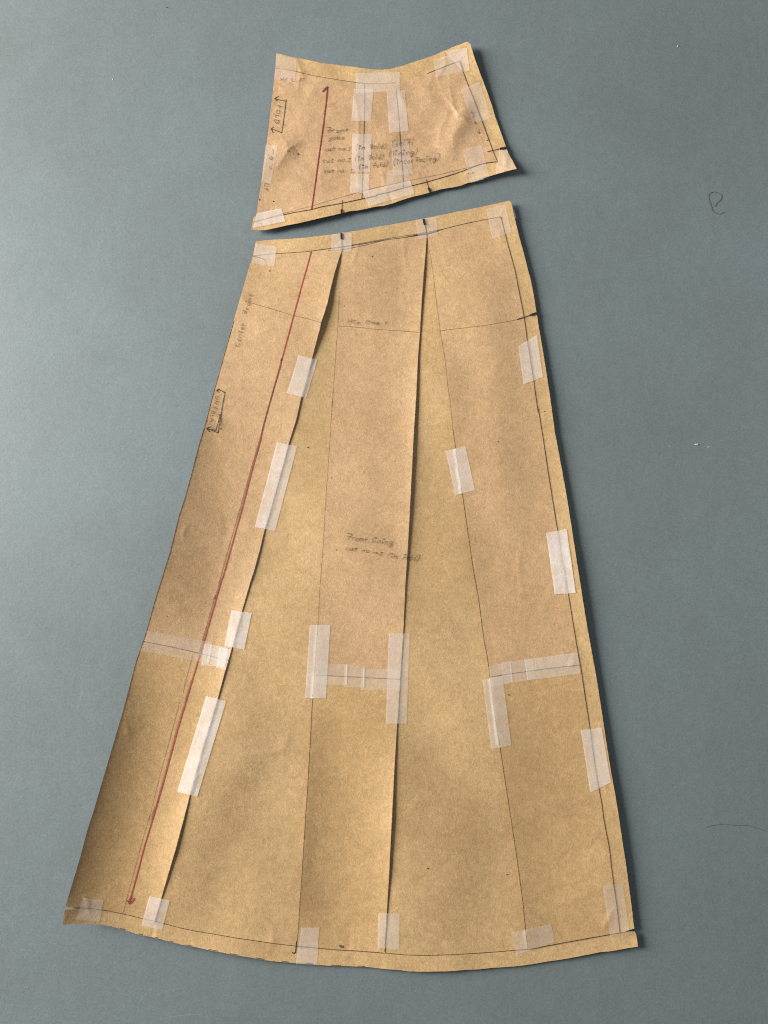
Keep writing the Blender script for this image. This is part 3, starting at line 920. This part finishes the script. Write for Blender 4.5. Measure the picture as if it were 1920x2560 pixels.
PEN = ink('fine_pen', (0.03, 0.02, 0.02), 0.72)
lab = 'notes in black pen naming the piece and how to cut it'
yk.write([('Front', w1('A', 835, 1050), w1('A', 1085, 1042), 13), ('yoke', w1('A', 872, 1125), w1('A', 1045, 1120), 12),
          ('cut no:1', w1('A', 830, 1248), w1('A', 1112, 1242), 13), ('(in fold)', w1('A', 1165, 1238), w1('A', 1495, 1215), 13), ('(self)', w1('B', 170, 1198), w1('B', 405, 1168), 15),
          ('cut no:1', w1('A', 808, 1372), w1('A', 1112, 1362), 13), ('(in fold)', w1('A', 1160, 1355), w1('A', 1468, 1330), 13), ('(lining)', w1('B', 140, 1310), w1('B', 450, 1275), 15),
          ('cut no: 1', w1('A', 822, 1484), w1('A', 1135, 1478), 13), ('(in fold)', w1('A', 1205, 1448), w1('A', 1515, 1410), 13), ('(interfacing)', w1('B', 190, 1400), w1('B', 688, 1342), 15)],
         1.2, PEN, lab)
yk.write([('EOLD', w1('A', 318, 748), w1('A', 284, 948), 12, 0.0), ('CE', w1('A', 178, 1595), w1('A', 178, 1690), 10, 0.0)], 1.3, PEN)
yk.write([('W.L.E', w1('A', 342, 482), w1('A', 600, 498), 9)], 1.4, PENCIL)
yk.write([('9', w1('A', 232, 1300), w1('A', 228, 1350), 10, 0.0), ('x', w1('B', 1060, 925), w1('B', 1062, 960), 10, 0.0)], 1.5, PENCIL)
yk.strokes('fold_bracket', [W('A', [(290, 676), (345, 694), (408, 706)]), W('A', [(332, 652), (290, 676), (318, 706)]), W('A', [(413, 686), (400, 800), (385, 920), (365, 1052)]), W('A', [(372, 1050), (330, 1034), (250, 1005)]), W('A', [(280, 985), (250, 1005), (272, 1050)])], 1.8, INK, h=0.2, joined=True)
yk.strokes('arrow_mark', [W('A', [(262, 1225), (278, 1240), (262, 1252)]), W('A', [(278, 1240), (272, 1285)]), W('A', [(262, 1380), (245, 1445)]), W('A', [(228, 1412), (243, 1450), (262, 1432)]),
                          W('B', [(1052, 895), (1050, 830)]), W('B', [(1025, 838), (1036, 820), (1052, 842)]), W('B', [(1112, 1008), (1122, 1056)]), W('B', [(1094, 1036), (1122, 1058), (1130, 1042)])], 1.5, PENCIL, h=0.2)

# ------------------------------------------------------------------ skirt pattern
sk = Pattern('skirt_pattern', (830, 1500), H_skirt, 'long flared brown paper pattern piece with long red arrow, lying below the small piece', 'sewing pattern')
sk.sheet('waist_allowance', np.vstack([sk_top, W('D', [(1220, 95), (1228, 130), (1130, 250)]), (waist + dn)[::-1][1:], W('C', [(298, 335)])]), 0.15, KR_ALLOW, 5.5, jitter=0.3)
side_in = side - np.array([13, 0])
sk.sheet('side_allowance', np.vstack([sk_right[1:], side[-1:] + np.array([6, -2]), side_in[::-1], side[:1] + np.array([-4, 10]), W('D', [(1120, 100)]) * 0 + side[:1] + np.array([3, -20])]), 0.3, KR_ALLOW, 5.5, jitter=0.3)
hu = hem - np.array([0, 13.0])
hu[:, 0] = np.clip(hu[:, 0], 186, 1566)
sk.sheet('hem_allowance', np.vstack([sk_hem, hem[:1] + np.array([2, 1]), hu[2:-3], hem[-1:] + np.array([-14, -2])]), 0.22, KR_ALLOW, 5.5, jitter=0.3)


def between(lefty, righty, shrink_l, shrink_r, y0, y1):
    a = lefty[(lefty[:, 1] > y0) & (lefty[:, 1] < y1)] + np.array([shrink_l, 0])
    b = righty[(righty[:, 1] > y0) & (righty[:, 1] < y1)] + np.array([shrink_r, 0])
    return np.vstack([b, a[::-1]])


w1p = between(slit1, mleft, -14, 12, 640, 2285)
hb = clipx(hem, slit1[-1, 0] - 12, mleft[-1, 0] + 2)
q = np.vstack([[slit1[0] + np.array([-1, 10])], mleft[(mleft[:, 1] > 640) & (mleft[:, 1] < 2310)] + np.array([12, 0]), hb[::-1] + np.array([0, -1.0]), (slit1[(slit1[:, 1] > 640) & (slit1[:, 1] < 2270)] + np.array([-14, 0]))[::-1]])
sk.sheet('godet_insert', q, 0.42, KR_INSERT, 5.5, label='wedge of paper let in left of the middle panel')
hb = clipx(hem, mright[-1, 0] - 12, rleft[-1, 0] + 12)
q = np.vstack([[mright[0] + np.array([0, 10])], rleft[(rleft[:, 1] > 640) & (rleft[:, 1] < 2350)] + np.array([12, 0]), hb[::-1] + np.array([0, -1.0]), (mright[(mright[:, 1] > 640) & (mright[:, 1] < 2360)] + np.array([-14, 0]))[::-1]])
sk.sheet('godet_insert', q, 0.42, KR_INSERT, 5.5, label='wedge of paper let in right of the middle panel')

# front panels, upper and lower pieces meeting under the tape at the joint
lf = sk_left[::-1]
up_l = lf[(lf[:, 1] > waist[0, 1] + 2) & (lf[:, 1] < j_left[0, 1] - 2)]
lo_l = lf[(lf[:, 1] > j_left[0, 1] + 2) & (lf[:, 1] < 2268)]
s1u = slit1[(slit1[:, 1] > slit1[0, 1] + 1) & (slit1[:, 1] < j_left[-1, 1] - 2)]
s1l = slit1[slit1[:, 1] > j_left[-1, 1] + 2]
wl = clipx(waist, 0, slit1[0, 0] - 2)
hl = clipx(hem, hem[0, 0] - 1, slit1[-1, 0] - 2)
sk.sheet('upper_panel', np.vstack([wl, slit1[:1], s1u, j_left[::-1], up_l[::-1]]), 0.7, KR_PANEL, 5.0, lift_left, label='upper left panel with the word center front')
sk.sheet('lower_panel', np.vstack([j_left + np.array([0, 0.9]), s1l, hl[::-1], W('K', [(208, 1035), (150, 1034), (133, 1020)]), lo_l[::-1][2:]]), 0.7, KR_PANEL2, 5.0, lift_left, label='lower left panel with the red arrowhead')
mlu = mleft[(mleft[:, 1] < j_mid[0, 1] - 2)]
mll = mleft[(mleft[:, 1] > j_mid[0, 1] + 2)]
mru = mright[(mright[:, 1] < j_mid[-1, 1] - 2)]
mrl = mright[(mright[:, 1] > j_mid[-1, 1] + 2)]
wm = clipx(waist, mleft[0, 0] + 2, mright[0, 0] - 2)
hm = clipx(hem, mleft[-1, 0] + 2, mright[-1, 0] - 2)
sk.sheet('upper_panel', np.vstack([wm, mru, j_mid[::-1], mlu[::-1]]), 0.7, KR_PANEL, 5.0, lift_mid, label='upper middle panel with the lining note')
sk.sheet('lower_panel', np.vstack([j_mid + np.array([0, 0.9]), mrl, hm[::-1], mll[::-1]]), 0.7, KR_PANEL2, 5.0, lift_mid, label='lower middle panel')
rlu = rleft[(rleft[:, 1] < j_right[0, 1] - 2)]
rll = rleft[(rleft[:, 1] > j_right[0, 1] + 2)]
sru = side[(side[:, 1] < j_right[-1, 1] - 2)]
srl = side[(side[:, 1] > j_right[-1, 1] + 2)]
wr = clipx(waist, rleft[0, 0] + 2, side[0, 0] - 2)
hr = clipx(hem, rleft[-1, 0] + 2, side[-1, 0] - 2)
sk.sheet('upper_panel', np.vstack([wr, sru, j_right[::-1], rlu[::-1]]), 0.7, KR_PANEL, 5.0, lift_right, label='upper right panel')
sk.sheet('lower_panel', np.vstack([j_right + np.array([0, 0.9]), srl, hr[::-1], rll[::-1]]), 0.7, KR_PANEL2, 5.0, lift_right, label='lower right panel')

sk.strokes('seam_line', [waist], 1.5, INK, label='waist seam line')
sk.strokes('construction_line', [W('C', [(900, 280), (1060, 258), (1225, 235), (1450, 196)], 'D', [(0, 437), (150, 412), (330, 385), (460, 362), (600, 334)]), W('C', [(1080, 275), (1225, 268), (1450, 222), (1640, 172)])], 1.6, PENCIL)
sk.strokes('construction_line', [W('D', [(270, 408), (360, 393), (460, 382), (560, 352)])], 2.0, INK)
sk.strokes('seam_line', [side], 1.15, PENCIL, label='side seam line')
sk.strokes('seam_line', [hem], 1.4, INK, label='hem line')
sk.strokes('joint_line', [j_left, j_mid, j_right], 2.2, PENCIL)
sk.strokes('cut_line', [_sl_l[(_sl_l[:, 1] > 780) & (_sl_l[:, 1] < 2262)] + np.array([1.0, 0.3])], 1.5, INK, h=0.1)
sk.strokes('hip_line', [W('C', [(215, 800), (270, 815), (500, 882), (700, 945), (860, 980), (1012, 1024)]), W('C', [(1178, 1056), (1300, 1063), (1500, 1083)], 'D', [(0, 1238), (200, 1250), (403, 1266)]), W('D', [(580, 1250), (760, 1230), (1000, 1200), (1275, 1152)])], 1.5, FAINT)
sk.strokes('panel_edge_line', [slit1[1:] - np.array([1.0, 0]), mright[1:] - np.array([0.9, 0])], 1.8, INK, h=0.10, vary=0.15)
sk.strokes('panel_edge_line', [mleft[3:-6], rleft[2:]], 1.4, FAINT, h=0.1)
sk.strokes('panel_edge_line', [rleft[9:], mleft[-12:]], 1.3, PENCIL, h=0.13)
sk.strokes('notch_mark', [W('C', [(1217, 93), (1220, 158)]), W('D', [(430, 242), (434, 272), (441, 296)]), W('D', [(1392, 1111), (1448, 1091)])], 5.4, MARKER, h=0.95, vary=0.1)
sk.strokes('notch_mark', [W('C', [(1221, 158), (1226, 230), (1225, 290)]), W('D', [(441, 296), (452, 335), (461, 400)]), W('D', [(1272, 1150), (1330, 1132), (1392, 1112)]), W('L', [(618, 930), (611, 1015), (598, 1024), (582, 1017)]), W('D', [(1110, 222), (1120, 226), (1129, 238)])], 2.8, INK, h=0.2)
red = W('C', [(905, 282), (860, 450), (810, 620), (720, 955), (660, 1180), (600, 1400), (505, 1740), (412, 2074)], 'E', [(1040, 420), (960, 700), (840, 1160), (740, 1520), (650, 1840)],
        'H', [(840, 0), (770, 250), (700, 490), (665, 610), (590, 860), (480, 1230), (370, 1640), (310, 1850)], 'K', [(1025, 0), (960, 220), (890, 450), (820, 720), (752, 960)])
sk.strokes('grain_line', [red], 3.3, RED, h=0.2, vary=0.1, label='long red arrow line running down the left panel')
sk.strokes('grain_line', [W('K', [(750, 950), (742, 1000), (768, 985), (796, 948)])], 4.6, RED, h=0.22, vary=0.1)
sk.strokes('grain_line', [W('K', [(720, 972), (742, 980), (770, 935)])], 2.2, INK, h=0.24)
sk.strokes('construction_line', [W('C', [(595, 1392), (588, 1480), (500, 1760)], 'E', [(1055, 330), (930, 760), (842, 1075)])], 1.6, PENCIL, h=0.24)
sk.strokes('construction_line', [W('E', [(845, 1070), (790, 1260), (720, 1500), (640, 1790), (568, 2074)], 'H', [(790, 120), (720, 370), (655, 600)])], 2.4, FAINT, h=0.18)
sk.strokes('construction_line', [W('H', [(610, 600), (540, 850), (522, 940)]), W('H', [(495, 1010), (420, 1290), (330, 1620), (240, 1985)], 'K', [(940, 150), (850, 470), (715, 970), (685, 1090)]), W('H', [(590, 830), (480, 1190), (370, 1600), (260, 2000)], 'K', [(990, 60), (930, 240)])], 1.4, FAINT, h=0.15)
sk.strokes('pen_dot', [W('C', [(470, 480), (474, 492)]), W('C', [(1538, 332), (1541, 345)]), W('C', [(1244, 848), (1249, 853)]), W('G', [(1163, 117), (1171, 121)]), W('G', [(682, 427), (692, 435)]), W('N', [(725, 1815), (775, 1780)]),
                       W('J', [(1145, 845), (1152, 849)]), W('H', [(388, 297), (392, 304)]), W('F', [(115, 490), (135, 496)]), W('F', [(362, 802), (368, 809)]), W('F', [(412, 1553), (425, 1556)]), W('L', [(1622, 372), (1632, 376)]), W('M', [(25, 356), (34, 360)]), W('M', [(612, 404), (622, 406)]), W('J', [(425, 835), (440, 840)])], 2.2, INK, h=0.2)
sk.strokes('pen_line', [W('C', [(300, 334), (360, 347), (428, 371)])], 1.8, INK, h=0.2)
sk.strokes('smudge', [W('L', [(945, 966), (965, 972), (982, 975)])], 6.0, PENCIL, h=0.15)
sk.strokes('pen_dot', [W('C', [(598, 1392), (590, 1425)])], 3.2, INK, h=0.26)

T = sk.tape
T(W('C', [(330, 200), (548, 238), (520, 442), (290, 405)]), 'mid')
T(W('C', [(1118, 108), (1330, 92), (1318, 285), (1110, 288)]), 'mid')
T(W('D', [(358, 250), (543, 222), (557, 395), (380, 425)]), 'thin')
T(W('D', [(992, 155), (1165, 110), (1222, 365), (1050, 418)]), 'thin')
T(W('C', [(772, 1362), (968, 1408), (850, 1803), (652, 1752)]), 'full')
T(W('E', [(1212, 437), (1420, 483), (1190, 1360), (983, 1315)]), 'full')
T(W('H', [(925, 250), (1092, 275), (1030, 577), (865, 548)]), 'painted_sheen')
T(W('H', [(714, 964), (880, 1005), (640, 1800), (475, 1755)]), 'painted_sheen')
T(W('H', [(225, 420), (768, 520), (735, 690), (190, 592)]), 'thin')
T(W('H', [(700, 530), (895, 560), (870, 722), (672, 708)]), 'full')
T(W('H', [(826, 562), (925, 575), (876, 747), (800, 728)]), 'full')
T(W('I', [(247, 373), (417, 376), (380, 980), (207, 980)]), 'full')
T(W('I', [(903, 443), (1075, 445), (1050, 1192), (878, 1190)]), 'mid')
T(W('I', [(290, 690), (560, 700), (550, 872), (285, 865)]), 'thin')
T(W('I', [(530, 705), (705, 722), (698, 893), (530, 890)]), 'thin')
T(W('I', [(672, 738), (1000, 742), (995, 918), (668, 912)]), 'thin')
T(W('J', [(248, 588), (440, 545), (468, 728), (272, 770)]), 'thin')
T(W('J', [(360, 552), (635, 518), (670, 695), (385, 745)]), 'thin')
T(W('J', [(568, 528), (1035, 465), (1062, 650), (600, 710)]), 'mid')
T(W('J', [(198, 708), (375, 670), (452, 1285), (275, 1312)]), 'mid')
T(W('D', [(1282, 1390), (1450, 1290), (1505, 1670), (1330, 1735)]), 'full')
T(W('G', [(1183, 1380), (1395, 1335), (1490, 2000), (1272, 2015)]), 'painted_sheen')
T(W('J', [(1065, 1148), (1250, 1130), (1332, 1610), (1150, 1700)]), 'full')
T(W('G', [(142, 535), (345, 475), (445, 935), (240, 985)]), 'full')
T(W('K', [(300, 945), (495, 965), (455, 1172), (228, 1155)]), 'mid')
T(W('K', [(940, 925), (1135, 970), (1060, 1252), (862, 1212)]), 'full')
T(W('L', [(655, 828), (792, 828), (775, 1112), (612, 1105)]), 'mid')
T(W('L', [(1248, 715), (1410, 718), (1405, 990), (1240, 985)]), 'mid')
T(W('M', [(645, 835), (940, 768), (968, 905), (680, 1000)]), 'thin')
T(W('M', [(1322, 485), (1472, 472), (1520, 820), (1380, 870)]), 'thin')
T(W('D', [(1226, 120), (1272, 222), (1268, 238), (1252, 240)]), 'thin', torn=False)

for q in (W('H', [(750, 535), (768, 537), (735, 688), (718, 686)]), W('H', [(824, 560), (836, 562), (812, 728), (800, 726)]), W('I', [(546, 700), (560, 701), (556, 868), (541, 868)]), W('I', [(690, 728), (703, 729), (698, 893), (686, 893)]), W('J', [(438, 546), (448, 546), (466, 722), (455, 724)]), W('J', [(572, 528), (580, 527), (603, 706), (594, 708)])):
    T(q, 'full', 'tape_fold_glint', False)  # narrow strips paint in the white glints on folded tape ends
# pen dashes left from cutting along the drawn edge of the hem
for k in range(3, 27, 2):
    a, b = sk_hem[-6 - k], sk_hem[-7 - k]
    sk.strokes('cut_line', [np.array([a * 0.95 + b * 0.05, a * 0.35 + b * 0.65]) + np.array([0, -1.6])], 1.6, INK, h=0.12)
sk.write([('Front lining', w1('F', 512, 1450), w1('F', 1000, 1505), 16), ('cut no', w1('F', 510, 1552), w1('F', 755, 1584), 13), ('>1', w1('F', 785, 1592), w1('F', 895, 1614), 12), ('(in fold)', w1('F', 945, 1640), w1('F', 1275, 1665), 15)], 1.25, PEN, 'note in black pen on the lining and how to cut it')
sk.write([('Hip line', w1('C', 1280, 1030), w1('C', 1612, 1045), 11, 0.0), ('E', w1('D', 80, 1197), w1('D', 108, 1200), 11, 0.0)], 1.5, PENCIL)
sk.write([('Center', w1('C', 152, 1275), w1('C', 212, 1025), 12, 0.0), ('front', w1('C', 232, 945), w1('C', 300, 725), 12, 0.0)], 1.5, PENCIL)
sk.write([('ON', w1('N', 575, 565), w1('N', 510, 915), 9.5, 0.0), ('EOLD', w1('N', 470, 985), w1('N', 340, 1545), 10.5, 0.0)], 1.4, PEN)
sk.strokes('fold_bracket', [W('N', [(710, 325), (605, 378), (700, 470)]), W('N', [(605, 378), (720, 365), (910, 460)]), W('N', [(910, 440), (905, 560), (850, 790), (790, 1170), (740, 1500), (655, 1950)]),
                            W('N', [(655, 1950), (500, 1880), (240, 1775)]), W('N', [(405, 1720), (235, 1775), (345, 1915)]), W('N', [(740, 1250), (690, 1480), (640, 1660), (565, 1865), (400, 1800)])], 1.9, INK, h=0.2)

# ------------------------------------------------------------------ small things on the tabletop
def tube(name, line, r, mat, label, cat, group=None):
    P = dense(smooth(line, 8), 2.0)
    C3 = world_pts(P, r * 1.05)
    V, F = [], []
    n = 6
    for i, c in enumerate(C3):
        t = C3[min(i + 1, len(C3) - 1)] - C3[max(i - 1, 0)]
        t /= np.linalg.norm(t) + 1e-12
        s = np.array([-t[1], t[0], 0])
        u = np.array([0, 0, 1.0])
        rr = r * (0.45 if i in (0, len(C3) - 1) else 1.0)
        for k in range(n):
            a = 2 * math.pi * k / n
            V.append(c + rr * (math.cos(a) * s + math.sin(a) * u))
    for i in range(len(C3) - 1):
        for k in range(n):
            F.append((i * n + k, i * n + (k + 1) % n, (i + 1) * n + (k + 1) % n, (i + 1) * n + k))
    F.append(tuple(range(n))[::-1])
    F.append(tuple((len(C3) - 1) * n + k for k in range(n)))
    org = C3[0] * np.array([1, 1, 0])
    o = make(name, V, F, mat, None, org)
    o.location = org
    o['label'], o['category'] = label, cat
    if group:
        o['group'] = group
    return o


tube('hair_strand', W('O', [(800, 945), (840, 840), (900, 765), (1010, 680), (1070, 560), (1060, 450), (960, 385), (830, 340), (700, 335), (580, 390), (530, 500), (540, 640), (600, 790), (645, 940), (680, 1070), (760, 1170), (900, 1235), (1050, 1240), (1190, 1165)]), 0.00019, HAIR,
     'dark curled hair looped on the grey surface right of the small piece', 'hair')
tube('hair_strand', W('Q', [(380, 410), (450, 378), (600, 350), (740, 335), (920, 355), (1060, 362), (1220, 358), (1340, 385), (1480, 430), (1580, 465), (1650, 480)]), 0.00011, HAIR,
     'nearly straight dark hair on the grey surface at the lower right edge', 'hair')
tube('lint_fleck', W('T', [(805, 587), (840, 587), (878, 583)]), 0.00042, WHITE, 'brightest white lint fleck, on the grey right of the middle of the long piece', 'lint')
tube('lint_fleck', W('T', [(1065, 648), (1090, 643), (1118, 635)]), 0.00012, WHITE, 'faint thin lint fleck just right of the brightest white fleck', 'lint')
tube('lint_fleck', W('T', [(278, 618), (288, 624), (300, 632)]), 0.00012, WHITE, 'tiny lint fleck left of the brightest white fleck', 'lint')
tube('lint_fleck', W('R', [(1502, 192), (1507, 184), (1513, 174)]), 0.0002, WHITE, 'thin white lint fleck on the grey near the top right corner', 'lint')
tube('lint_fleck', W('S', [(280.5, 197), (281.5, 198), (282.5, 199)]), 0.0002, WHITE, 'round white lint fleck on the grey in the upper left', 'lint')
tube('crumb', W('S', [(414.5, 17), (416, 18), (417, 19)]), 0.00035, MARKER, 'black crumb on the grey at the top edge left of the small piece', 'crumb')


def scuff(line, w):
    P = dense(smooth(line, 5), 3)
    Tn = np.gradient(P, axis=0)
    Tn /= np.hypot(*Tn.T)[:, None]
    Nn = np.stack([-Tn[:, 1], Tn[:, 0]], 1)
    ww = np.array([w * random.uniform(0.6, 1.2) * (0.3 + 0.7 * i / len(P)) for i in range(len(P))])
    V = np.empty((2 * len(P), 3))
    V[0::2] = world_pts(P + Nn * ww[:, None] / 2, 0.00004)
    V[1::2] = world_pts(P - Nn * ww[:, None] / 2, 0.00004)
    return make('scuff_mark', V, [(2 * i, 2 * i + 2, 2 * i + 3, 2 * i + 1) for i in range(len(P) - 1)], SCUFF, tt)


scuff(W('R', [(168, 182), (205, 150), (240, 136), (262, 124)]), 5)
scuff(W('S', [(1872, 1572), (1880, 1550), (1900, 1535)]), 3)
scuff(W('S', [(208, 1700), (203, 1740), (192, 1776)]), 4)
scuff(W('S', [(385, 2488), (420, 2476), (458, 2470)]), 3)
scuff(W('S', [(340, 2530), (352, 2500), (378, 2470)]), 3)
scuff(W('S', [(395, 2552), (440, 2540), (505, 2535)]), 3)
